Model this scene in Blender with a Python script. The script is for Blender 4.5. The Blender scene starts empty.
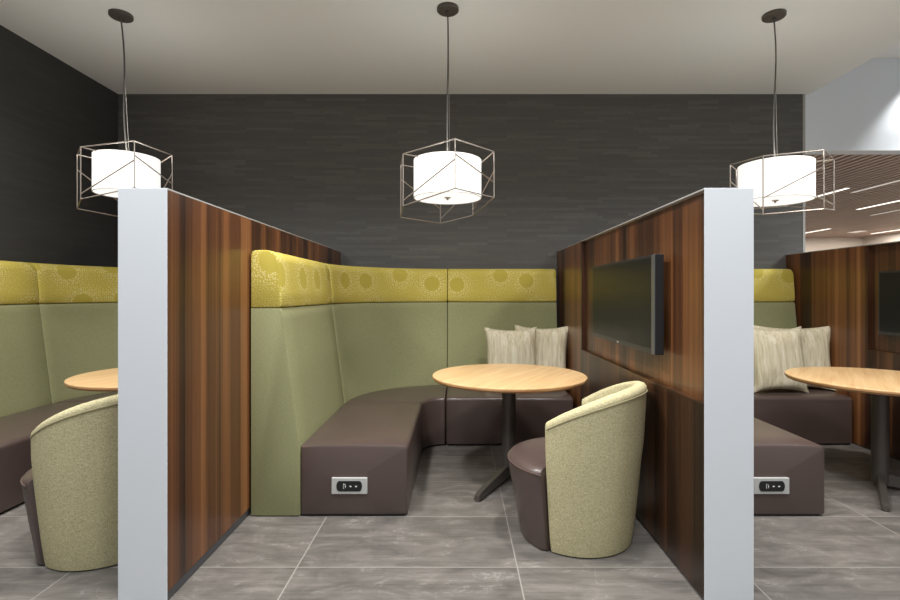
import bpy, bmesh, math, random
from mathutils import Vector, Matrix
random.seed(7)
PI = math.pi
S = bpy.context.scene
COL = S.collection

# ------------------------------------------------------------------ helpers
def lin(r, g, b):
    f = lambda c: (c/255/12.92) if c/255 <= .04045 else ((c/255+.055)/1.055)**2.4
    return (f(r), f(g), f(b), 1)

class NT:
    """tiny node-material builder"""
    def __init__(self, name):
        self.m = bpy.data.materials.new(name); self.m.use_nodes = True
        self.t = self.m.node_tree; self.b = self.t.nodes['Principled BSDF']
    def n(self, typ, ins=None, **kw):
        nd = self.t.nodes.new('ShaderNode'+typ)
        for k, v in kw.items(): setattr(nd, k, v)
        for k, v in (ins or {}).items(): self.set(nd.inputs[k], v)
        return nd
    def set(self, sock, v):
        if isinstance(v, bpy.types.NodeSocket): self.t.links.new(v, sock)
        else: sock.default_value = v
    def math(self, op, a, b=0.0, c=None):
        nd = self.n('Math', operation=op); self.set(nd.inputs[0], a); self.set(nd.inputs[1], b)
        if c is not None: self.set(nd.inputs[2], c)
        return nd.outputs[0]
    def mix(self, fac, a, b, blend='MIX'):
        nd = self.n('Mix', data_type='RGBA', blend_type=blend)
        self.set(nd.inputs[0], fac); self.set(nd.inputs[6], a); self.set(nd.inputs[7], b)
        return nd.outputs[2]
    def coord(self, which='Object', scale=(1,1,1), loc=(0,0,0)):
        tc = self.n('TexCoord')
        mp = self.n('Mapping', {'Vector': tc.outputs[which], 'Scale': scale, 'Location': loc})
        return mp.outputs[0]
    def noise(self, vec, scale=5, detail=3, rough=.5, dist=0):
        return self.n('TexNoise', {'Vector': vec, 'Scale': scale, 'Detail': detail, 'Roughness': rough, 'Distortion': dist}).outputs[0]
    def ramp(self, fac, stops, interp='LINEAR'):
        nd = self.n('ValToRGB', {'Fac': fac}); cr = nd.color_ramp; cr.interpolation = interp
        while len(cr.elements) < len(stops): cr.elements.new(.5)
        for e, (p, c) in zip(cr.elements, stops): e.position = p; e.color = c
        return nd.outputs[0]
    def bump(self, h, strength=.2, dist=.002):
        nd = self.n('Bump', {'Height': h, 'Strength': strength, 'Distance': dist})
        self.set(self.b.inputs['Normal'], nd.outputs[0])
    def out(self, color=None, rough=.5, metal=0, spec=None, coat=0, coat_rough=.1, emit=None, emit_s=0):
        if color is not None: self.set(self.b.inputs['Base Color'], color)
        self.set(self.b.inputs['Roughness'], rough); self.set(self.b.inputs['Metallic'], metal)
        if spec is not None: self.set(self.b.inputs['Specular IOR Level'], spec)
        self.set(self.b.inputs['Coat Weight'], coat); self.set(self.b.inputs['Coat Roughness'], coat_rough)
        if emit is not None:
            self.set(self.b.inputs['Emission Color'], emit); self.set(self.b.inputs['Emission Strength'], emit_s)
        return self.m

def plain(name, rgb, rough=.5, metal=0, coat=0, spec=None, bump=0):
    m = NT(name)
    if bump:
        m.bump(m.noise(m.coord('Object', (1,1,1)), 300, 2), bump, .001)
    return m.out(lin(*rgb), rough, metal, spec, coat)

# ------------------------------------------------------------------ materials
M = {}
# charcoal wall covering, short horizontal dashes woven in
def wallcov(name, stops):
  global m
  m = NT(name)
  v = m.coord('Object', (1,1,1))
  br = m.n('TexBrick', {'Vector': m.coord('UV', (1,1,1)), 'Color1': (0,0,0,1), 'Color2': (1,1,1,1), 'Mortar': (.5,.5,.5,1),
       'Scale': 1, 'Mortar Size': 0, 'Bias': 0, 'Brick Width': .34, 'Row Height': .030}, offset=.37, offset_frequency=2, squash=1.6, squash_frequency=3)
  nz = m.noise(m.coord('UV', (3,60,1)), 4, 4, .6)
  big = m.noise(m.coord('UV', (1,1,1)), .9, 2)
  f = m.math('ADD', m.math('MULTIPLY', br.outputs[0], .34), m.math('MULTIPLY', nz, .66))
  col = m.ramp(f, stops)
  m.bump(f, .25, .002)
  return m.out(col, .62, 0, .35)
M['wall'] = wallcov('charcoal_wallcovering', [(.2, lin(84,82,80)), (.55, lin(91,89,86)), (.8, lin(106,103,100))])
M['wallside'] = wallcov('shaded_charcoal_wallcovering', [(.2, lin(58,57,56)), (.6, lin(63,62,61)), (.85, lin(70,69,68))])  # same covering, the left wall's weaker light put into a darker colour
M['ceil'] = plain('ceiling_paint', (230,231,230), .9)
M['paint'] = plain('white_wall_paint', (230,235,239), .85)
M['beige'] = plain('beige_wall_paint', (205,196,186), .85)
m = NT('white_laminate'); M['white'] = m.out(lin(217,219,222), .42, 0, .4)
M['edge'] = plain('light_edge_strip', (168,166,162), .45)
M['base'] = plain('grey_vinyl_base', (78,78,80), .5)

def walnut(name, seed, k=1.0):
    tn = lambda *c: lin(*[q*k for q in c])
    m = NT(name)
    c = m.coord('Object', (1,1,1), (seed,seed*1.7,0))
    sp = m.n('SeparateXYZ', {'Vector': c})
    y = m.math('ADD', sp.outputs[1], m.math('MULTIPLY', sp.outputs[0], .7))
    y = m.math('ADD', y, m.math('MULTIPLY', m.math('SUBTRACT', m.noise(m.coord('Object', (0,0,.8)), 1, 1), .5), .02))
    strip = m.math('FLOOR', m.math('DIVIDE', y, .155))
    wn = m.n('TexWhiteNoise', {'W': m.math('ADD', strip, seed)}, noise_dimensions='1D').outputs[0]
    cv = m.n('CombineXYZ', {'X': 0, 'Y': y, 'Z': sp.outputs[2]}).outputs[0]
    def st(sy, sz, sc, d, r):
        mp = m.n('Mapping', {'Vector': cv, 'Scale': (1, sy, sz)}).outputs[0]
        return m.noise(mp, sc, d, r)
    bands = st(6.5, .08, 1, 2, .55)
    bands2 = st(24, .10, 1, 4, .62)
    grain = st(260, 2.2, 1, 3, .6)
    f = m.math('ADD', m.math('MULTIPLY', wn, .34), m.math('MULTIPLY', bands, .60))
    f = m.math('ADD', f, m.math('MULTIPLY', m.math('SINE', m.math('MULTIPLY', y, 2*PI/.27)), .085))
    f = m.math('ADD', f, m.math('MULTIPLY', m.math('SUBTRACT', bands2, .5), .75))
    f = m.math('ADD', f, m.math('MULTIPLY', m.math('SUBTRACT', grain, .5), .22))
    col = m.ramp(f, [(.12, tn(42,25,16)), (.34, tn(66,40,25)), (.5, tn(97,60,36)), (.64, tn(128,82,48)), (.85, tn(158,110,70))])
    seam = m.math('LESS_THAN', m.math('FRACT', m.math('DIVIDE', y, .155)), .010)
    col = m.mix(m.math('MULTIPLY', seam, .35), col, lin(160,120,85))
    m.bump(grain, .08, .0006)
    return m.out(col, .33, 0, .45, .15, .22)
M['walnut'] = walnut('walnut_veneer', 3.1)
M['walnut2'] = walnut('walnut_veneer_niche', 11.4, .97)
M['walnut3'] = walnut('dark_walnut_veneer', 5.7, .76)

# upholstery
def fabric(name, a, b, sc=420, rough=.95, mot=.5):
    m = NT(name)
    w1 = m.noise(m.coord('Object', (1,1,1)), sc, 2, .7)
    w2 = m.noise(m.coord('Object', (1,1,4)), sc*.25, 3, .6)
    f = m.math('ADD', m.math('MULTIPLY', w1, mot), m.math('MULTIPLY', w2, 1-mot))
    col = m.ramp(f, [(.3, a), (.7, b)])
    m.bump(w1, .35, .0012)
    return m.out(col, rough, 0, .15)
M['green'] = fabric('sage_green_fabric', lin(120,121,84), lin(160,158,120), 230, .95, .6)
M['greenpipe'] = plain('dark_green_welt', (84,88,58), .9)
M['beigefab'] = fabric('oat_tweed_fabric', lin(150,139,100), lin(224,214,174), 190, .95, .72)
M['beigepipe'] = plain('oat_welt', (152,142,108), .9)

m = NT('yellow_burst_fabric')
uv = m.coord('UV', (1,1,1))
vb = m.n('TexVoronoi', {'Vector': uv, 'Scale': 2.7, 'Randomness': .45}, voronoi_dimensions='2D')
d = vb.outputs['Distance']
vd = m.n('TexVoronoi', {'Vector': uv, 'Scale': 62, 'Randomness': .75}, voronoi_dimensions='2D').outputs['Distance']
disc = m.math('MULTIPLY', m.math('LESS_THAN', d, .20), .33)
ringfade = m.n('MapRange', {'Value': d, 'From Min': .22, 'From Max': .55, 'To Min': .36, 'To Max': .16}).outputs[0]
dots = m.math('MULTIPLY', m.math('LESS_THAN', vd, ringfade), m.math('GREATER_THAN', d, .215))
wv = m.noise(m.coord('UV', (1,1,1)), 500, 2, .6)
base = m.mix(wv, lin(178,160,66), lin(198,180,86))
c1 = m.mix(disc, base, lin(168,154,66))
c2 = m.mix(m.math('MULTIPLY', dots, .72), c1, lin(222,210,152))
m.bump(wv, .25, .001)
M['yellow'] = m.out(c2, .9, 0, .2)

m = NT('brown_leather')
n1 = m.noise(m.coord('Object'), 220, 3, .6); n2 = m.noise(m.coord('Object'), 3, 3, .5)
m.bump(m.math('ADD', n1, m.math('MULTIPLY', n2, 3)), .22, .0015)
M['leather'] = m.out(m.mix(n2, lin(76,62,58), lin(90,75,70)), .34, 0, .55, .18, .28)
M['leatherpipe'] = plain('brown_leather_welt', (104,84,78), .45)

m = NT('streaked_cushion_fabric')
st = m.noise(m.coord('Object', (46,46,3.0)), 1, 4, .65, .3); st2 = m.noise(m.coord('Object', (140,140,9)), 1, 3, .6)
f = m.math('ADD', m.math('MULTIPLY', st, .7), m.math('MULTIPLY', st2, .3))
m.bump(m.noise(m.coord('Object'), 350, 2), .3, .001)
M['pillow'] = m.out(m.ramp(f, [(.30, lin(168,155,126)), (.45, lin(202,190,160)), (.58, lin(220,211,187)), (.72, lin(234,229,214))]), .8, 0, .3)

# light maple table top
m = NT('light_maple')
g = m.noise(m.coord('Object', (1.6,26,1)), 1, 5, .6, .4); g2 = m.noise(m.coord('Object', (3,150,1)), 1, 3, .6)
f = m.math('ADD', m.math('MULTIPLY', g, .7), m.math('MULTIPLY', g2, .3))
M['maple'] = m.out(m.ramp(f, [(.3, lin(200,158,108)), (.5, lin(219,180,130)), (.7, lin(232,198,150))]), .36, 0, .4, .1, .25)
m = NT('maple_edge'); M['mapleedge'] = m.out(m.ramp(m.noise(m.coord('Object', (4,4,160)), 1, 2), [(.35, lin(160,115,72)), (.65, lin(196,150,102))]), .4)
M['bronze'] = plain('dark_bronze_metal', (92,86,80), .4, .35)
M['steel'] = plain('brushed_nickel', (188,182,174), .3, 1)
M['wire'] = plain('bronze_wire', (160,150,140), .4, .6)
M['cord'] = plain('grey_cord', (92,90,86), .6)
M['alu'] = plain('satin_aluminium', (196,196,192), .42, .2)
M['black'] = plain('black_plastic', (26,26,27), .4)
M['bezel'] = plain('tv_bezel', (38,39,41), .32)
M['bezelend'] = plain('tv_bezel_edge', (118,119,120), .35, .6)
M['screen'] = plain('tv_screen_glass', (24,25,27), .30, 0, 0, .2)
M['gleam'] = plain('white_contact', (225,225,220), .4)
m = NT('lamp_shade_fabric'); M['shade'] = m.out(lin(190,186,178), .9, 0, .1, emit=(1,.985,.965,1), emit_s=.80)
m = NT('lamp_diffuser'); M['diff'] = m.out(lin(190,186,178), .9, 0, .1, emit=(1,.985,.965,1), emit_s=.95)
M['rimband'] = plain('shade_rim_band', (200,198,192), .7)
m = NT('linear_light_lens'); M['linear'] = m.out(lin(250,245,235), .5, emit=(1,.93,.84,1), emit_s=1.6)
m = NT('linear_light_lens_dim'); M['lineardim'] = m.out(lin(215,205,195), .5, emit=(1,.93,.86,1), emit_s=.35)
m = NT('downlight_lens'); M['downlens'] = m.out(lin(250,248,240), .5, emit=(1,.96,.9,1), emit_s=4)
m = NT('wood_slat')
g = m.noise(m.coord('Object', (60,1.2,60)), 1, 3, .6)
M['slat'] = m.out(m.ramp(g, [(.3, lin(168,144,130)), (.7, lin(198,176,162))]), .5)
M['slatback'] = plain('slat_backing', (26,20,17), .9)

# large grey porcelain tiles, stack bond
TX, TY, TX0, TY0 = 1.129, .583, .306, 2.562
m = NT('grey_porcelain_tile')
sp = m.n('SeparateXYZ', {'Vector': m.n('TexCoord').outputs['Object']})
ux = m.math('DIVIDE', m.math('SUBTRACT', sp.outputs[0], TX0), TX); uy = m.math('DIVIDE', m.math('SUBTRACT', sp.outputs[1], TY0), TY)
ix = m.math('FLOOR', ux); iy = m.math('FLOOR', uy); fx = m.math('FRACT', ux); fy = m.math('FRACT', uy)
tid = m.n('CombineXYZ', {'X': ix, 'Y': iy, 'Z': 0}).outputs[0]
wn = m.n('TexWhiteNoise', {'Vector': tid}, noise_dimensions='3D')
off = m.n('VectorMath', {0: wn.outputs['Color'], 1: (17,23,9)}, operation='MULTIPLY').outputs[0]
pos = m.n('VectorMath', {0: m.n('TexCoord').outputs['Object'], 1: off}, operation='ADD').outputs[0]
s1 = m.noise(m.n('Mapping', {'Vector': pos, 'Scale': (1.0,11,1)}).outputs[0], 1.2, 5, .6, .6)
s2 = m.noise(m.n('Mapping', {'Vector': pos, 'Scale': (1.6,3.2,1)}).outputs[0], 2.0, 6, .62, 1.2)
s3 = m.noise(m.n('Mapping', {'Vector': pos, 'Scale': (2.5,75,1)}).outputs[0], 1.5, 4, .65)
f = m.math('ADD', m.math('MULTIPLY', s1, .28), m.math('ADD', m.math('MULTIPLY', s2, .47), m.math('MULTIPLY', s3, .25)))
f = m.math('ADD', f, m.math('MULTIPLY', m.math('SUBTRACT', wn.outputs['Value'], .5), .09))
col = m.ramp(f, [(.34, lin(82,78,74)), (.45, lin(102,97,92)), (.56, lin(121,115,109)), (.68, lin(146,140,133))])
vein = m.math('ABSOLUTE', m.math('SUBTRACT', m.noise(m.n('Mapping', {'Vector': pos, 'Scale': (1.3,2.2,1)}).outputs[0], 2.2, 5, .6, 1.4), .5))
vm = m.math('MULTIPLY', m.n('MapRange', {'Value': vein, 'From Min': 0, 'From Max': .014, 'To Min': 1, 'To Max': 0}).outputs[0],
            m.n('MapRange', {'Value': s2, 'From Min': .50, 'From Max': .62, 'To Min': 0, 'To Max': .4}).outputs[0])
col = m.mix(vm, col, lin(176,172,167))
gx = m.math('LESS_THAN', m.math('ABSOLUTE', m.math('SUBTRACT', m.math('FRACT', m.math('ADD', ux, .5)), .5)), .0028)
gy = m.math('LESS_THAN', m.math('ABSOLUTE', m.math('SUBTRACT', m.math('FRACT', m.math('ADD', uy, .5)), .5)), .0050)
gr = m.math('MAXIMUM', gx, gy)
col = m.mix(gr, col, lin(150,146,139))
m.bump(m.math('SUBTRACT', s2, m.math('MULTIPLY', gr, .8)), .12, .002)
M['floor'] = m.out(col, .46, 0, .4)

# ------------------------------------------------------------------ mesh helpers
def obj(name, bm, mat, parent=None, smooth=None, loc=None):
    me = bpy.data.meshes.new(name); bm.to_mesh(me); bm.free()
    for mm in (mat if isinstance(mat, (list, tuple)) else [mat]): me.materials.append(mm)
    if smooth:
        me.polygons.foreach_set('use_smooth', [True]*len(me.polygons))
        me.set_sharp_from_angle(angle=math.radians(smooth))
    o = bpy.data.objects.new(name, me); COL.objects.link(o)
    if parent: o.parent = parent
    if loc: o.location = loc
    return o
def tag(o, label, cat, group=None, kind=None):
    o['label'] = label; o['category'] = cat
    if group: o['group'] = group
    if kind: o['kind'] = kind
    return o
def thing(name, label, cat, loc=(0,0,0), rz=0, group=None):
    o = bpy.data.objects.new(name, None); COL.objects.link(o); o.empty_display_size = .1
    o.location = loc; o.rotation_euler = (0,0,rz)
    return tag(o, label, cat, group)
def dup(root, label, loc, rz=None, group=None):
    r = root.copy(); COL.objects.link(r); r.location = loc
    if rz is not None: r.rotation_euler = (0,0,rz)
    r['label'] = label
    if group: r['group'] = group
    for ch in list(root.children):
        c = ch.copy(); COL.objects.link(c); c.parent = r
        for g in list(ch.children):
            d = g.copy(); COL.objects.link(d); d.parent = c
    return r
def box(bm, x0, x1, y0, y1, z0, z1, bev=0, seg=2):
    r = bmesh.ops.create_cube(bm, size=1)
    vs = r['verts']
    for v_ in vs:
        v_.co = Vector((x0+(v_.co.x+.5)*(x1-x0), y0+(v_.co.y+.5)*(y1-y0), z0+(v_.co.z+.5)*(z1-z0)))
    if bev:
        es = list({e for v_ in vs for e in v_.link_edges})
        bmesh.ops.bevel(bm, geom=es, offset=bev, segments=seg, profile=.5, affect='EDGES')
    return bm
def bx(*a, **k):
    return box(bmesh.new(), *a, **k)
def tube(bm, pts, r, n=8, cap=True):
    pts = [Vector(p) for p in pts]; rings = []
    up = None
    for i, p in enumerate(pts):
        d = (pts[min(i+1, len(pts)-1)] - pts[max(i-1, 0)]).normalized()
        if up is None:
            up = Vector((0,0,1)) if abs(d.z) < .9 else Vector((1,0,0))
        a = d.cross(up).normalized(); b = a.cross(d).normalized(); up = b
        rr = r[i] if isinstance(r, (list, tuple)) else r
        rings.append([bm.verts.new(p + a*math.cos(2*PI*k/n)*rr + b*math.sin(2*PI*k/n)*rr) for k in range(n)])
    for A, B in zip(rings, rings[1:]):
        for k in range(n): bm.faces.new((A[k], A[(k+1)%n], B[(k+1)%n], B[k]))
    if cap: bm.faces.new(rings[0][::-1]); bm.faces.new(rings[-1])
    return bm
def lathe(bm, prof, n=48, c=(0,0)):
    rings = []
    for r, z in prof:
        if r < 1e-6: rings.append([bm.verts.new((c[0], c[1], z))])
        else: rings.append([bm.verts.new((c[0]+r*math.cos(2*PI*k/n), c[1]+r*math.sin(2*PI*k/n), z)) for k in range(n)])
    for A, B in zip(rings, rings[1:]):
        for k in range(n):
            k2 = (k+1) % n
            if len(A) == 1 and len(B) == 1: continue
            if len(A) == 1: bm.faces.new((A[0], B[k2], B[k]))
            elif len(B) == 1: bm.faces.new((A[k], A[k2], B[0]))
            else: bm.faces.new((A[k], A[k2], B[k2], B[k]))
    bmesh.ops.recalc_face_normals(bm, faces=bm.faces)
    return bm
def struct(name, bm, mat, smooth=None):
    o = obj(name, bm, mat, None, smooth); o['kind'] = 'structure'; return o
def uvquad(bm, pts, uvs):
    l = bm.loops.layers.uv.verify()
    f_ = bm.faces.new([bm.verts.new(p) for p in pts])
    for lp, u in zip(f_.loops, uvs): lp[l].uv = u
    return f_
def boxuv(bm):
    l = bm.loops.layers.uv.verify()
    for f_ in bm.faces:
        n_ = f_.normal
        for lp in f_.loops:
            c = lp.vert.co
            lp[l].uv = (c.y, c.z) if abs(n_.x) > .7 else ((c.x, c.z) if abs(n_.y) > .7 else (c.x, c.y))

# ------------------------------------------------------------------ layout constants
H = 1.40
WY = 5.62            # dark wall plane
CZ = 3.647           # ceiling
LX = -3.815          # left wall
WR = 3.885           # right end of dark wall
PF = 2.262           # partition front
# partitions: left x, right x
P1 = (-1.537, -1.314); P2 = (1.117, 1.341); P3 = (3.69, 3.914)

# ------------------------------------------------------------------ setting
bm = bx(-6, 13, -5, 15, -.1, 0); struct('floor', bm, M['floor'])
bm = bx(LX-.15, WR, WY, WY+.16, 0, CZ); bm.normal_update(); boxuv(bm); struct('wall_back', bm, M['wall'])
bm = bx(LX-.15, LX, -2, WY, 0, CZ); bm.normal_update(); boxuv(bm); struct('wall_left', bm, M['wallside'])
bm = bx(LX-.15, 3.96, -2.0, WY+.16, CZ, CZ+.5); struct('ceiling', bm, M['ceil'])
bm = bx(3.96, 13, -2.0, WY+.2, 4.06, 4.2); struct('ceiling_upper', bm, M['ceil'])
bm = bx(WR, 12.0, WY+.02, WY+.19, 3.02, 4.06); struct('wall_bulkhead', bm, M['paint'])
bm = bx(WR-.004, WR+.022, WY-.004, WY+.165, 0, CZ); struct('trim_1', bm, M['edge'])
# open office beyond: slatted timber ceiling with walls
bm = bx(WR-6, 12, WY+.19, 14.4, 3.10, 3.16); struct('ceiling_backing', bm, M['slatback'])
bm = bmesh.new()
x = 2.6
while x < 11.6:
    box(bm, x, x+.066, WY+.195, 14.29, 3.02, 3.09); x += .112
struct('ceiling_slats', bm, M['slat'])
bm = bx(WR-6, 11.9, 14.3, 14.45, 0, 3.1); struct('wall_far', bm, M['beige'])
bm = bx(11.6, 11.75, WY+.2, 14.3, 0, 3.1); struct('wall_right', bm, M['beige'])

# ------------------------------------------------------------------ partitions
def partition(x0, x1, top, label, niche_label):
    t = thing('booth_partition', label, 'partition', (x0, PF, 0), 0, 'walnut partitions between the booths')
    w = x1-x0; L = WY-PF; n0 = 4.50-PF; zl = .90; dp = .032; b = .004
    # end panel and cap
    obj('end_panel', bx(0, w, 0, b, 0, top, bev=.002), M['white'], t)
    obj('top_cap', bx(0, w, b, L, top-.008, top, bev=.001), M['edge'], t)
    zt = top-.008
    # panels
    o = obj('wood_panel', bx(w-.03, w, b, L, .05, zt), M['walnut'], t)
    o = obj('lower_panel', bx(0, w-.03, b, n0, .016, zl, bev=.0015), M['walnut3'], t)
    bm = bx(0, w-.03, n0, L, .016, zt); obj('wood_panel', bm, M['walnut'], t)
    o = obj('niche_back', bx(dp, w-.03, b, n0, zl, zt), M['walnut2'], t)
    obj('baseboard', bx(w-.03, w-.008, b, L, 0, .05), M['base'], t)
    obj('baseboard', bx(.008, .03, b, L, 0, .016), M['base'], t)
    return t
partition(*P1, 1.88, 'walnut booth partition with white end panel, left of the middle booth', '')
partition(*P2, 1.88, 'walnut booth partition with white end panel, television niche facing the middle booth', '')
partition(*P3, 1.845, 'walnut booth partition at the right edge behind the right-hand round table', '')

# ------------------------------------------------------------------ booth benches
def inset(prof, d):
    n = len(prof); out = []
    for i in range(n):
        p0, p1, p2 = Vector(prof[i-1]), Vector(prof[i]), Vector(prof[(i+1) % n])
        e1 = (p1-p0).normalized(); e2 = (p2-p1).normalized()
        n1 = Vector((-e1.y, e1.x)); n2 = Vector((-e2.y, e2.x))
        k = n1+n2; k = k/max(k.length_squared*.5, .35)
        out.append(tuple(p1 + k*d))
    return out
def sweep(prof, frames, bev=.012, uo=0.0, flip=False):
    """prof: closed ccw polygon (t,z). frames: list of (P, N, u)."""
    bm = bmesh.new(); L = bm.loops.layers.uv.verify()
    fr = []
    P0, N0, u0 = frames[0]; P1_, N1, u1 = frames[-1]
    ins = [inset(prof, bev), inset(prof, bev*.3), prof]
    d0 = (Vector(frames[1][0])-Vector(P0)).normalized(); d1 = (Vector(P1_)-Vector(frames[-2][0])).normalized()
    fr.append((P0, N0, u0, ins[0])); fr.append((Vector(P0)+d0*bev*.3, N0, u0+bev*.3, ins[1])); fr.append((Vector(P0)+d0*bev, N0, u0+bev, prof))
    for a in frames[1:-1]: fr.append((*a, prof))
    fr.append((Vector(P1_)-d1*bev, N1, u1-bev, prof)); fr.append((Vector(P1_)-d1*bev*.3, N1, u1-bev*.3, ins[1])); fr.append((P1_, N1, u1, ins[0]))
    n = len(prof); rings = []; cum = [0]
    for i in range(n): cum.append(cum[-1] + (Vector(prof[(i+1) % n])-Vector(prof[i])).length)
    for P, N, u, pr in fr:
        P = Vector(P); N = Vector(N)
        rings.append([bm.verts.new((P.x+N.x*t, P.y+N.y*t, z)) for t, z in pr])
    for a in range(len(rings)-1):
        for k in range(n):
            k2 = (k+1) % n
            vs = (rings[a][k], rings[a][k2], rings[a+1][k2], rings[a+1][k])
            f_ = bm.faces.new(vs)
            uv_ = [(fr[a][2]+uo, cum[k]), (fr[a][2]+uo, cum[k+1]), (fr[a+1][2]+uo, cum[k+1]), (fr[a+1][2]+uo, cum[k])]
            for lp, q in zip(f_.loops, uv_): lp[L].uv = q
    for ring, pr, s_ in ((rings[0], fr[0][3], 1), (rings[-1], fr[-1][3], -1)):
        f_ = bm.faces.new(ring if s_ < 0 else ring[::-1])
        q = pr if s_ < 0 else pr[::-1]
        for lp, c in zip(f_.loops, q): lp[L].uv = (c[0]+uo+.3, c[1])
    bmesh.ops.recalc_face_normals(bm, faces=bm.faces)
    return bm
def arcpts(cx, cz, r, a0, a1, n):
    return [(cx+r*math.cos(math.radians(a0+(a1-a0)*i/n)), cz+r*math.sin(math.radians(a0+(a1-a0)*i/n))) for i in range(n+1)]
ZS = 1.312; ZT = 1.677; SEAT = .452
def bench(kind, frames, sh, label, uo, outlet=None, R0=None):
    d = -sh
    t = thing('booth_bench', label, 'bench', (0,0,0), 0, 'upholstered booth bench modules')
    # origin at first frame point
    o0 = Vector(frames[0][0]); t.location = (o0.x, o0.y, 0)
    fr = [(Vector(p)-o0, n_, u) for p, n_, u in frames]
    # green back (ccw in t,z)
    back = [(0,.005), (.31+d,.005), (.31+d,.43), (.30+d,.50), (.262+d,.80), (.222+d,1.10), (.204+d,1.24), (.200+d,1.285), (.190+d,1.306), (.176+d,ZS), (0,ZS)]
    obj('backrest', sweep(back, fr, .010, uo), M['green'], t, 35)
    # yellow roll
    top = [(0,ZS+.002), (.176+d,ZS+.002), (.190+d,ZS+.008), (.198+d,ZS+.026), (.194+d,1.42), (.182+d,1.53)] + \
          [(a, b) for a, b in arcpts(.092+d, ZT-.085, .085, 8, 90, 7)] + [(.03,ZT), (.008,ZT-.008), (0,ZT-.03)]
    obj('headrest_band', sweep(top, fr, .012, uo), M['yellow'], t, 40)
    # seat
    r = .034
    seat = [(.312+d,.010), (.974+d,.010)] + [(.988+d,.022)] + arcpts(.988+d-r, SEAT-r-.004, r, 0, 90, 5) + [(.86+d,SEAT), (.65+d,SEAT+.004), (.44+d,SEAT), (.312+d,SEAT-.012)]
    so = obj('seat', sweep(seat, fr, .022, uo), M['leather'], t, 40)
    pl = [(.02,0), (.95+d,0), (.95+d,.016), (.02,.016)]
    obj('plinth', sweep(pl, [(fr[0][0]+ (Vector(fr[1][0])-Vector(fr[0][0])).normalized()*.012, fr[0][1], fr[0][2])]+fr[1:], .001, uo), M['black'], t)
    if outlet:
        x_, z_ = outlet      # on the front end, facing -Y
        w, h = .223, .101
        xx = x_-o0.x
        pm = obj('power_outlet', bx(xx-w/2, xx+w/2, -.016, .002, z_-h/2, z_+h/2, bev=.003), M['alu'], t)
        b2 = bmesh.new(); n = 14; a, c = .080, .032; pts = []
        for i in range(n+1):
            q = -PI/2+PI*i/n; pts.append((a-.018+.018*math.cos(q), c*math.sin(q)))
        for i in range(n+1):
            q = PI/2+PI*i/n; pts.append((-a+.018+.018*math.cos(q), c*math.sin(q)))
        A = [b2.verts.new((xx+p, -.0165, z_+q)) for p, q in pts]; B = [b2.verts.new((xx+p, -.0195, z_+q)) for p, q in pts]
        for i in range(len(A)):
            j = (i+1) % len(A); b2.faces.new((A[i], A[j], B[j], B[i]))
        b2.faces.new(B[::-1]); b2.faces.new(A); bmesh.ops.recalc_face_normals(b2, faces=b2.faces)
        obj('socket_insert', b2, M['black'], pm)
        # D-shaped plug socket outline and two port contacts
        b3 = bmesh.new(); y = -.0205
        tube(b3, [(xx-.036, y, z_-.015), (xx-.036, y, z_+.015)], .0014, 6)
        tube(b3, [(xx-.036, y, z_+.015), (xx-.026, y, z_+.012), (xx-.021, y, z_), (xx-.026, y, z_-.012)], .0011, 6)
        box(b3, xx-.026, xx-.021, y-.001, y+.001, z_-.006, z_+.006)
        obj('socket_mark', b3, M['gleam'], pm)
        for dx in (.009, .043):
            obj('usb_port', bx(xx+dx-.006, xx+dx+.006, y-.001, y+.001, z_-.004, z_+.003), M['gleam'], pm)
    return t
Y0 = 3.139; YS = 4.40; RC = 1.19
def line(a, b, N, n, u0):
    a, b = Vector(a), Vector(b); l = (b-a).length
    return [(a.lerp(b, i/n), N, u0+l*i/n) for i in range(n+1)]
def booth(xb, sh, lab, outlet_x, uo, wback=1.175, g=.004, dx_back=0):
    bench('arm', line((xb, Y0, 0), (xb, YS-g, 0), (1,0,0), 6, 0), sh, lab[0], uo, (outlet_x, .20))
    cx, cy = xb+RC, YS; fr = []
    n = 20
    for i in range(n+1):
        a = PI/2*i/n
        P = Vector((cx-RC*math.cos(a), cy+RC*math.sin(a), 0)); N = (math.cos(a), -math.sin(a), 0)
        fr.append((P, N, 1.3+RC*.8*a))
    bench('corner', fr, sh, lab[1], uo)
    bench('back', line((cx+g+dx_back, YS+RC, 0), (cx+g+wback+dx_back, YS+RC, 0), (0,-1,0), 6, 2.9), sh, lab[2], uo)
booth(-1.300, 0, ['middle booth bench along left partition, brown leather seat with power outlet',
                  'curved corner bench of the middle booth, olive back under yellow band',
                  'middle booth bench on the back wall with two cushions beside the television'], -.676, 0)
booth(1.346, .02, ['right booth bench along partition, only its brown end with outlet showing',
                 'curved corner bench of the right booth behind the white end panel',
                 'right booth bench on the back wall under two streaked cushions'], 1.963, 1.3, 1.118)
booth(-3.80, .07, ['left booth bench along the dark left wall with brown seat',
                   'curved corner bench of the left booth with yellow band at dark corner',
                   'left booth bench on the back wall hidden behind the partition'], -3.2, 2.2, 1.06)

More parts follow.
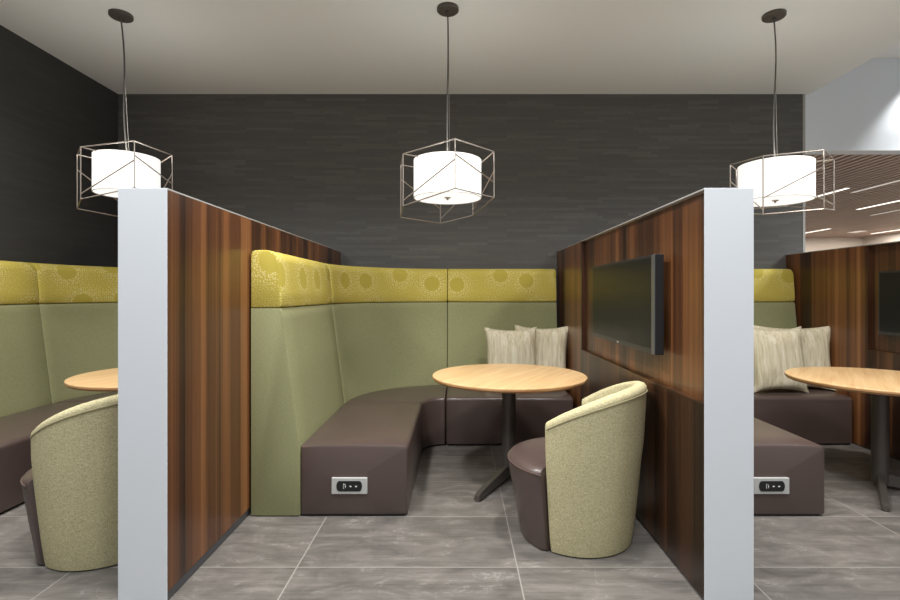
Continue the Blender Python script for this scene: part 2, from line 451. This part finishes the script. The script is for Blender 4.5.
# ------------------------------------------------------------------ round tables
def make_table():
    t = thing('round_table', '', 'table', group='round maple tables')
    R, Z = .58, .79
    bm = lathe(bmesh.new(), [(0,Z), (R-.006,Z), (R-.001,Z-.003), (R,Z-.008)], 96)
    obj('tabletop', bm, M['maple'], t, 30)
    bm = lathe(bmesh.new(), [(R,Z-.008), (R,Z-.020), (R-.012,Z-.032), (R-.03,Z-.036), (0,Z-.036)], 96)
    obj('table_edge', bm, M['mapleedge'], t, 30)
    bm = lathe(bmesh.new(), [(0,Z-.036), (.16,Z-.036), (.16,Z-.044), (.052,Z-.046), (.0525,Z-.06), (.0525,.045), (.0,.045)], 40)
    obj('column', bm, M['bronze'], t, 30)
    for k in (0, 1, 2):
        bm = bmesh.new()
        # flat tapering blade foot
        prof = [(.03,.03,.115,.026), (.10,.028,.105,.026), (.30,.022,.080,.024), (.47,.012,.056,.022), (.505,.010,.040,.022)]
        rings = []
        for x_, za, zb, w in prof:
            rings.append([bm.verts.new(p) for p in ((x_,-w,za), (x_,w,za), (x_,w*.8,zb), (x_,-w*.8,zb))])
        for A, B in zip(rings, rings[1:]):
            for i in range(4): bm.faces.new((A[i], A[(i+1)%4], B[(i+1)%4], B[i]))
        bm.faces.new(rings[0][::-1]); bm.faces.new(rings[-1])
        lathe(bm, [(0,0), (.016,0), (.016,.012), (0,.012)], 12, (.495,0))
        bmesh.ops.recalc_face_normals(bm, faces=bm.faces)
        bmesh.ops.rotate(bm, verts=bm.verts, cent=(0,0,0), matrix=Matrix.Rotation(k*PI/2, 3, 'Z'))
        obj('foot', bm, M['bronze'], t, 30)
    return t
tb = make_table(); tb['label'] = 'round maple table on a dark column in the middle booth'
tb.location = (.390, 3.80, 0); tb.rotation_euler.z = math.radians(239)
dup(tb, 'round maple table at the right edge, beside the right booth cushions', (3.06, 3.62, 0), math.radians(233))
dup(tb, 'round maple table in the left booth, mostly hidden by the white panel', (-2.30, 3.86, 0), math.radians(239))

# ------------------------------------------------------------------ tub chairs
def make_chair():
    t = thing('tub_chair', '', 'chair', group='oat tub chairs')
    A0 = math.radians(82); n = 44
    def rout(z): return .318 + .062*min(1, max(0, z/.55))**.8 + .012*max(0, z-.5)
    def ztop(th):
        k = 1-abs(th-PI)/math.radians(98)       # 1 at back
        k = max(0, min(1, k)); k = 1-(1-k)**2.1
        return .722 + .182*k
    bm = bmesh.new(); rings = []
    def section(th, e=0):
        zt = ztop(th); w = .078; pts = []
        lean = lambda z: .018*max(0, (z-.45))/.4*max(0, math.cos(th-PI))
        zs = [.008, .05, .15, .30, .45, .58, .70*zt/.728*.98]
        for z in zs: pts.append((rout(z)+lean(z)-e, max(z, .008+e)))
        ro = rout(zt)+lean(zt)
        for q in (0, 30, 60, 90):
            a = math.radians(q); pts.append((ro-.034+.034*math.cos(a)-e*math.cos(a), zt-.034+.034*math.sin(a)-e*math.sin(a)))
        for q in (90, 120, 150, 180):
            a = math.radians(q); pts.append((ro-w+.026+.026*math.cos(a)-e*math.cos(a), zt-.026+.026*math.sin(a)-.004-e*math.sin(a)))
        for z in (.60, .47, .40): pts.append((rout(z)+lean(z)-w-.01+e, z))
        pts.append((rout(.05)-w-.01, .40)); pts.append((rout(.05)-w-.01, .008))
        return pts
    angs = [A0-.0+(2*PI-2*A0)*i/n for i in range(n+1)]
    seq = [(angs[0]-.045, .020), (angs[0]-.034, .007), (angs[0], 0)] + [(a, 0) for a in angs[1:-1]] + [(angs[-1], 0), (angs[-1]+.034, .007), (angs[-1]+.045, .020)]
    for th, e in seq:
        rings.append([bm.verts.new((r*math.cos(th), r*math.sin(th), z)) for r, z in section(th, e)])
    for A, B in zip(rings, rings[1:]):
        k = len(A)
        for i in range(k): bm.faces.new((A[i], A[(i+1)%k], B[(i+1)%k], B[i]))
    bm.faces.new(rings[0]); bm.faces.new(rings[-1][::-1])
    bmesh.ops.recalc_face_normals(bm, faces=bm.faces)
    obj('back_shell', bm, M['beigefab'], t, 50)
    # welt line below the outer rim and down the front edges
    pts = []
    for th, e in seq[2:-2]:
        zt = ztop(th); r = rout(zt)+.018*max(0, (zt-.45))/.4*max(0, math.cos(th-PI))+.0005
        pts.append((r*math.cos(th), r*math.sin(th), zt-.042))
    obj('welt', tube(bmesh.new(), pts, .0042, 6), M['beigepipe'], t, 60)
    # leather seat: bulging drum in front, tucked inside the shell behind
    bm = bmesh.new(); N = 80; rings = []
    prof = [(.340,.008), (.352,.10), (.371,.24), (.385,.36), (.392,.415), (.394,.432), (.384,.450), (.355,.462), (.25,.472), (.12,.476)]
    for r, z in prof:
        ring = []
        for i in range(N):
            th = -PI+2*PI*i/N
            front = 1/(1+math.exp((abs(th)-math.radians(79))/.02))
            rin = min(r, rout(max(z, .05))-.095)
            ex = r*(1+.06*max(0, math.cos(th))*min(1, z/.4))
            rr = rin+(ex-rin)*front
            ring.append(bm.verts.new((rr*math.cos(th), rr*math.sin(th), z)))
        rings.append(ring)
    for A, B in zip(rings, rings[1:]):
        for i in range(N): bm.faces.new((A[i], A[(i+1)%N], B[(i+1)%N], B[i]))
    c = bm.verts.new((0,0,.477))
    for i in range(N): bm.faces.new((rings[-1][i], rings[-1][(i+1)%N], c))
    bm.faces.new(rings[0][::-1])
    obj('seat', bm, M['leather'], t, 50)
    pts = []
    for i in range(41):
        th = math.radians(-78+156*i/40); r = .3925*(1+.06*max(0, math.cos(th)))
        pts.append((r*math.cos(th), r*math.sin(th), .433))
    obj('seat_piping', tube(bmesh.new(), pts, .0045, 6), M['leatherpipe'], t, 60)
    bm = lathe(bmesh.new(), [(0,0), (.300,0), (.300,.0085), (0,.0085)], 48)
    obj('base', bm, M['black'], t)
    return t
ch = make_chair(); ch['label'] = 'oat tweed tub chair with brown seat before the middle booth television'
ch.scale = (.965,.965,1); ch.location = (.700, 2.945, 0); ch.rotation_euler.z = math.radians(150)
dup(ch, 'oat tweed tub chair at the left edge, cut off by the white panel', (-1.945, 2.82, 0), math.radians(156))

# ------------------------------------------------------------------ cushions
def make_pillow(w, h, T, seed):
    bm = bmesh.new(); n = 26; rnd = random.Random(seed); ph = [rnd.uniform(0, 6.3) for _ in range(6)]
    front = {}; back = {}
    for i in range(n+1):
        for j in range(n+1):
            u = -1+2*i/n; v_ = -1+2*j/n
            px = w/2*u*(1-.10*(1-v_*v_)*abs(u)); pz = h/2*v_*(1-.12*(1-u*u)*abs(v_))
            k = max(0, (1-u**4)*(1-v_**4))
            th = T/2*k**.55
            cr = 1+.06*math.sin(7*u+ph[0]+2*v_)*(abs(u))+.05*math.sin(9*v_+ph[1]-3*u)*abs(v_)
            wob = .008*math.sin(4*u+ph[2])*math.sin(3*v_+ph[3])*k
            edge = i in (0, n) or j in (0, n)
            front[i,j] = bm.verts.new((px, -th*cr+wob, pz+h/2))
            back[i,j] = front[i,j] if edge else bm.verts.new((px, th*cr*.8+wob, pz+h/2))
    for i in range(n):
        for j in range(n):
            bm.faces.new((front[i,j], front[i+1,j], front[i+1,j+1], front[i,j+1]))
            bm.faces.new((back[i,j], back[i,j+1], back[i+1,j+1], back[i+1,j]))
    return bm
def pillow(w, h, T, seed, loc, rot, label):
    o = obj('throw_cushion', make_pillow(w, h, T, seed), M['pillow'], None, 80)
    o.location = loc; o.rotation_euler = [math.radians(a) for a in rot]
    return tag(o, label, 'cushion', 'streaked beige cushions')
pillow(.535, .625, .15, 1, (.540, 4.93, .455), (-10, 0, 3), 'front streaked beige cushion on the middle booth bench, left of its pair')
pillow(.57, .635, .14, 2, (.828, 5.055, .455), (-10, 0, -20), 'rear streaked beige cushion of the middle booth, leaning beside the walnut partition')
pillow(.55, .64, .15, 3, (3.085, 4.77, .455), (-9, 0, 2), 'front streaked beige cushion in the right booth, nearest the white end panel')
pillow(.74, .64, .13, 4, (3.335, 4.95, .455), (-8, 0, -12), 'rear streaked beige cushion in the right booth, above the round table edge')

# ------------------------------------------------------------------ televisions
def make_tv():
    t = thing('television', '', 'television', group='wall televisions')       # local: screen faces -X, origin at centre of the panel back
    L, Hh = 1.24, .545
    bm = bx(0, .050, -L/2, L/2, -Hh/2, Hh/2, bev=.004); obj('housing', bm, M['bezel'], t)
    obj('rear_cover', bx(.05, .072, -L/2+.12, L/2-.12, -Hh/2+.08, Hh/2-.08, bev=.008), M['black'], t)
    obj('wall_mount', bx(.072, .086, -.2, .2, -.15, .15), M['black'], t)
    obj('screen', bx(-.0012, .003, -L/2+.05, L/2-.016, -Hh/2+.03, Hh/2-.016), M['screen'], t)
    obj('edge_trim', bx(-.0025, .006, -L/2+.001, -L/2+.045, -Hh/2+.002, Hh/2-.002, bev=.001), M['bezelend'], t)
    obj('maker_badge', bx(-.0022, .001, -.016, .016, -Hh/2+.009, -Hh/2+.017), M['alu'], t)
    return t
tv = make_tv(); tv['label'] = 'flat television on the walnut partition above the middle booth tub chair'
tv.location = (1.0615, 3.31, 1.343)
dup(tv, 'flat television cut off by the right picture edge, on the far walnut partition', (3.6345, 3.70, 1.322))

# ------------------------------------------------------------------ pendant lamps
LZ = [(-.014+.075, 3.57-3.93), (.283+.075, 3.83-3.93), (.133+.075, 4.22-3.93), (-.143+.075, 4.28-3.93), (-.457+.075, 4.06-3.93), (-.402+.075, 3.72-3.93)]
TZ = [2.51, 2.49, 2.446, 2.445, 2.449, 2.442]; BZ = [2.155, 2.139, 2.064, 2.005, 2.022, 2.055]
PU = 9.5
def pendant(x_, y_, rz, label, sway, kx=1.0, dz=0.0):
    t = thing('pendant_lamp', label, 'lamp', (x_, y_, 2.0), rz, 'caged drum pendants')
    c_, s_ = math.cos(-rz), math.sin(-rz)
    sw = lambda a, b: (a*c_-b*s_, a*s_+b*c_)
    Zo = -2.0; CZL = CZ-dz; t.location.z += dz
    bm = lathe(bmesh.new(), [(0,CZL), (.086,CZL), (.086,CZL-.020), (.080,CZL-.026), (.018,CZL-.028), (.014,CZL-.045), (0,CZL-.045)], 40)
    o = obj('canopy', bm, M['bronze'], t, 40, (*sw(*sway), Zo))
    pts = []
    zs0, zs1 = CZL-.04, 2.46
    for i in range(25):
        k = i/24; a = sway[0]*(1-k)+.012*math.sin(PI*2*k)*(1 if abs(sway[0]) > .003 else .25); b = sway[1]*(1-k)
        q = sw(a, b); pts.append((q[0], q[1], zs0+(zs1-zs0)*k+Zo))
    obj('cord', tube(bmesh.new(), pts, .0058, 8), M['cord'], t, 60)
    q0 = sw(sway[0]+.004, sway[1]); q1 = sw(.016, 0)
    obj('support_cable', tube(bmesh.new(), [(q0[0], q0[1], zs0+Zo), (q1[0], q1[1], 2.45+Zo)], .0022, 6), M['steel'], t, 60)
    R = .265*kx; z0, z1 = 2.150, 2.446
    bm = lathe(bmesh.new(), [(R-.004,z0), (R,z0), (R,z1), (R-.004,z1), (R-.004,z0+.003)], 72)
    obj('shade', bm, M['shade'], t, 30, (0,0,Zo))
    bm = lathe(bmesh.new(), [(0,z0+.010), (R-.005,z0+.010), (R-.005,z0+.014), (0,z0+.014)], 72)
    d_ = obj('diffuser', bm, M['diff'], t, 30, (0,0,Zo))
    bm = lathe(bmesh.new(), [(R-.0045,z0-.001), (R+.0012,z0-.001), (R+.0012,z0+.004), (R-.0045,z0+.004), (R-.0045,z0-.001)], 72)
    obj('shade_rim', bm, M['rimband'], t, 30, (0,0,Zo))
    bm = lathe(bmesh.new(), [(0,z0+.011), (.026,z0+.010), (.026,z0+.004), (.010,z0), (.007,z0-.012), (0,z0-.014)], 24)
    obj('finial', bm, M['steel'], t, 40, (0,0,Zo))
    bm = bmesh.new()
    T = [Vector((a*kx, b*kx, z+Zo)) for (a, b), z in zip(LZ, TZ)]; B = [Vector((a*kx, b*kx, z+Zo)) for (a, b), z in zip(LZ, BZ)]
    def rod(a, b): tube(bm, [a, b], .0046, 6)
    for i in range(6):
        rod(T[i], B[i]); rod(T[i], T[(i+1)%6]); rod(B[i], B[(i+1)%6])
    L_ = lambda i, k: T[i].lerp(B[i], k)
    rod(L_(0,.31), L_(1,.67)); rod(L_(0,.41), L_(5,.90)); rod(L_(1,.42), L_(2,.90)); rod(L_(4,.28), L_(3,.72)); rod(L_(2,.35), L_(3,.92))
    rod(T[5], Vector((0,0,z1-.004+Zo))); rod(Vector((0,0,z1-.004+Zo)), Vector((R-.004,0,z1-.004+Zo))); rod(Vector((0,0,z1-.004+Zo)), Vector((-.13,.22,z1-.004+Zo)))
    obj('wire_cage', bm, M['wire'], t, 60)
    # the bulb's light leaving the open top of the drum
    li = bpy.data.lights.new('pendant_bulb', 'POINT'); li.energy = PU; li.color = (1,.975,.94); li.shadow_soft_size = .12
    lo = bpy.data.objects.new('pendant_bulb', li); COL.objects.link(lo); lo.parent = t; lo.location = (0,0,z1+.02+Zo)
    return t
pendant(-.078, 3.93, 0, 'drum pendant in a wire cage hanging above the middle booth', (.002, .0))
pendant(-2.655, 4.02, math.radians(32), 'drum pendant in a wire cage at left, behind the left white panel', (-.05, 0), .87, .05)
pendant(2.555, 4.02, math.radians(124), 'drum pendant in a wire cage at right, before the slatted ceiling', (-.01, 0), 1.0, -.005)

# ------------------------------------------------------------------ linear lights in the slatted ceiling
def linear(x_, y0, y1, mat, label, w=.06):
    t = thing('linear_ceiling_light', label, 'light', (x_, (y0+y1)/2, 3.0), group='linear lights in the slatted ceiling')
    l = (y1-y0)/2
    obj('housing', bx(-w/2-.006, w/2+.006, -l-.006, l+.006, .016, .05), M['slatback'], t)
    obj('lens', bx(-w/2, w/2, -l, l, .010, .018), M[mat], t)
linear(5.95, 7.62, 8.82, 'linear', 'bright linear ceiling light just right of the right-hand pendant')
linear(7.64, 7.90, 9.55, 'linear', 'long bright linear ceiling light at right edge, middle of the slatted ceiling', .065)
linear(6.28, 6.75, 7.95, 'lineardim', 'dim linear ceiling light nearest the white bulkhead', .07)
linear(11.1, 11.9, 13.4, 'linear', 'bright linear ceiling light at right edge near the far beige wall', .075)
linear(9.2, 12.35, 13.7, 'linear', 'bright linear ceiling light beside the end of the dark wall', .075)
linear(8.48, 9.1, 10.25, 'lineardim', 'dim linear ceiling light at right edge between two bright ones')
linear(10.35, 12.75, 13.15, 'lineardim', 'short faint ceiling light near the far corner of the slatted ceiling', .25)

# ------------------------------------------------------------------ unseen downlights added above the frame to light booths and bulkhead
def downlight(x_, y_, z_, power, size=.30, spread=150, col=(1,.96,.9), label='unseen round downlight added in the grey ceiling before the booths'):
    t = thing('added_downlight', label, 'light', (x_, y_, z_), group='unseen added downlights above the aisle')
    bm = lathe(bmesh.new(), [(size/2,-.001), (size/2+.02,-.004), (size/2+.02,0), (size/2,0), (size/2,-.001)], 32); obj('trim_ring', bm, M['white'], t, 40)
    li = bpy.data.lights.new('added_downlight_lamp', 'AREA'); li.shape = 'DISK'; li.size = size; li.energy = power; li.color = col; li.spread = math.radians(spread)
    lo = bpy.data.objects.new('added_downlight_lamp', li); COL.objects.link(lo); lo.parent = t; lo.location = (0,0,-.012)
for x_ in (-2.9, -1.0, .9, 2.9):
    downlight(x_, 2.75, CZ, 40, .3, 140, (1,.98,.95))
    downlight(x_, 1.5, CZ, 36, .5, 160, (.93,.97,1))
    downlight(x_, -.2, CZ, 28, .5, 160, (.93,.97,1))
downlight(6.6, 4.7, 4.06, 200, .25, 130, (.97,.99,1), 'unseen downlight added in the raised white ceiling beside the bulkhead')  # out-of-view pair added to brighten the bulkhead
downlight(6.0, 2.6, 4.06, 120, .4, 150, (.95,.98,1), 'unseen downlight added in the raised white ceiling over the right aisle')
# narrow wall washer scalloping the bulkhead
li = bpy.data.lights.new('wall_washer', 'SPOT'); li.energy = 120; li.spot_size = math.radians(84); li.spot_blend = .6; li.shadow_soft_size = .04
lo = bpy.data.objects.new('wall_washer', li); COL.objects.link(lo); lo.location = (5.2, 5.40, 4.05)
# linear strips that light the office beyond
for x_, y_ in ((6.0, 8.2), (7.6, 8.8), (9.2, 13), (11, 12.7), (7.5, 11.5)):
    li = bpy.data.lights.new('office_lamp', 'AREA'); li.shape = 'RECTANGLE'; li.size = .06; li.size_y = 1.2; li.energy = 60; li.color = (1,.93,.85)
    lo = bpy.data.objects.new('office_lamp', li); COL.objects.link(lo); lo.location = (x_, y_, 2.995)

# ------------------------------------------------------------------ world: even daylight from the open floor behind
w = bpy.data.worlds.new('world'); S.world = w; w.use_nodes = True
bg = w.node_tree.nodes['Background']; bg.inputs[0].default_value = (.86,.93,1,1); bg.inputs[1].default_value = .38

# ------------------------------------------------------------------ camera
cd = bpy.data.cameras.new('camera'); cam = bpy.data.objects.new('camera', cd); COL.objects.link(cam)
cam.location = (0, 0, H); cam.rotation_euler = (PI/2, 0, 0)
cd.sensor_width = 36; cd.sensor_fit = 'HORIZONTAL'; cd.lens = 36*500/900
cd.shift_x = -7.5/900; cd.shift_y = -6/900; cd.clip_start = .05
S.camera = cam
S.view_settings.view_transform = 'Standard'; S.view_settings.look = 'None'
S.view_settings.exposure = 0.0; S.view_settings.gamma = 1; S.view_settings.use_curve_mapping = False
S.cycles.use_denoising = True
S.cycles.max_bounces = 8; S.cycles.diffuse_bounces = 4; S.cycles.sample_clamp_indirect = 4
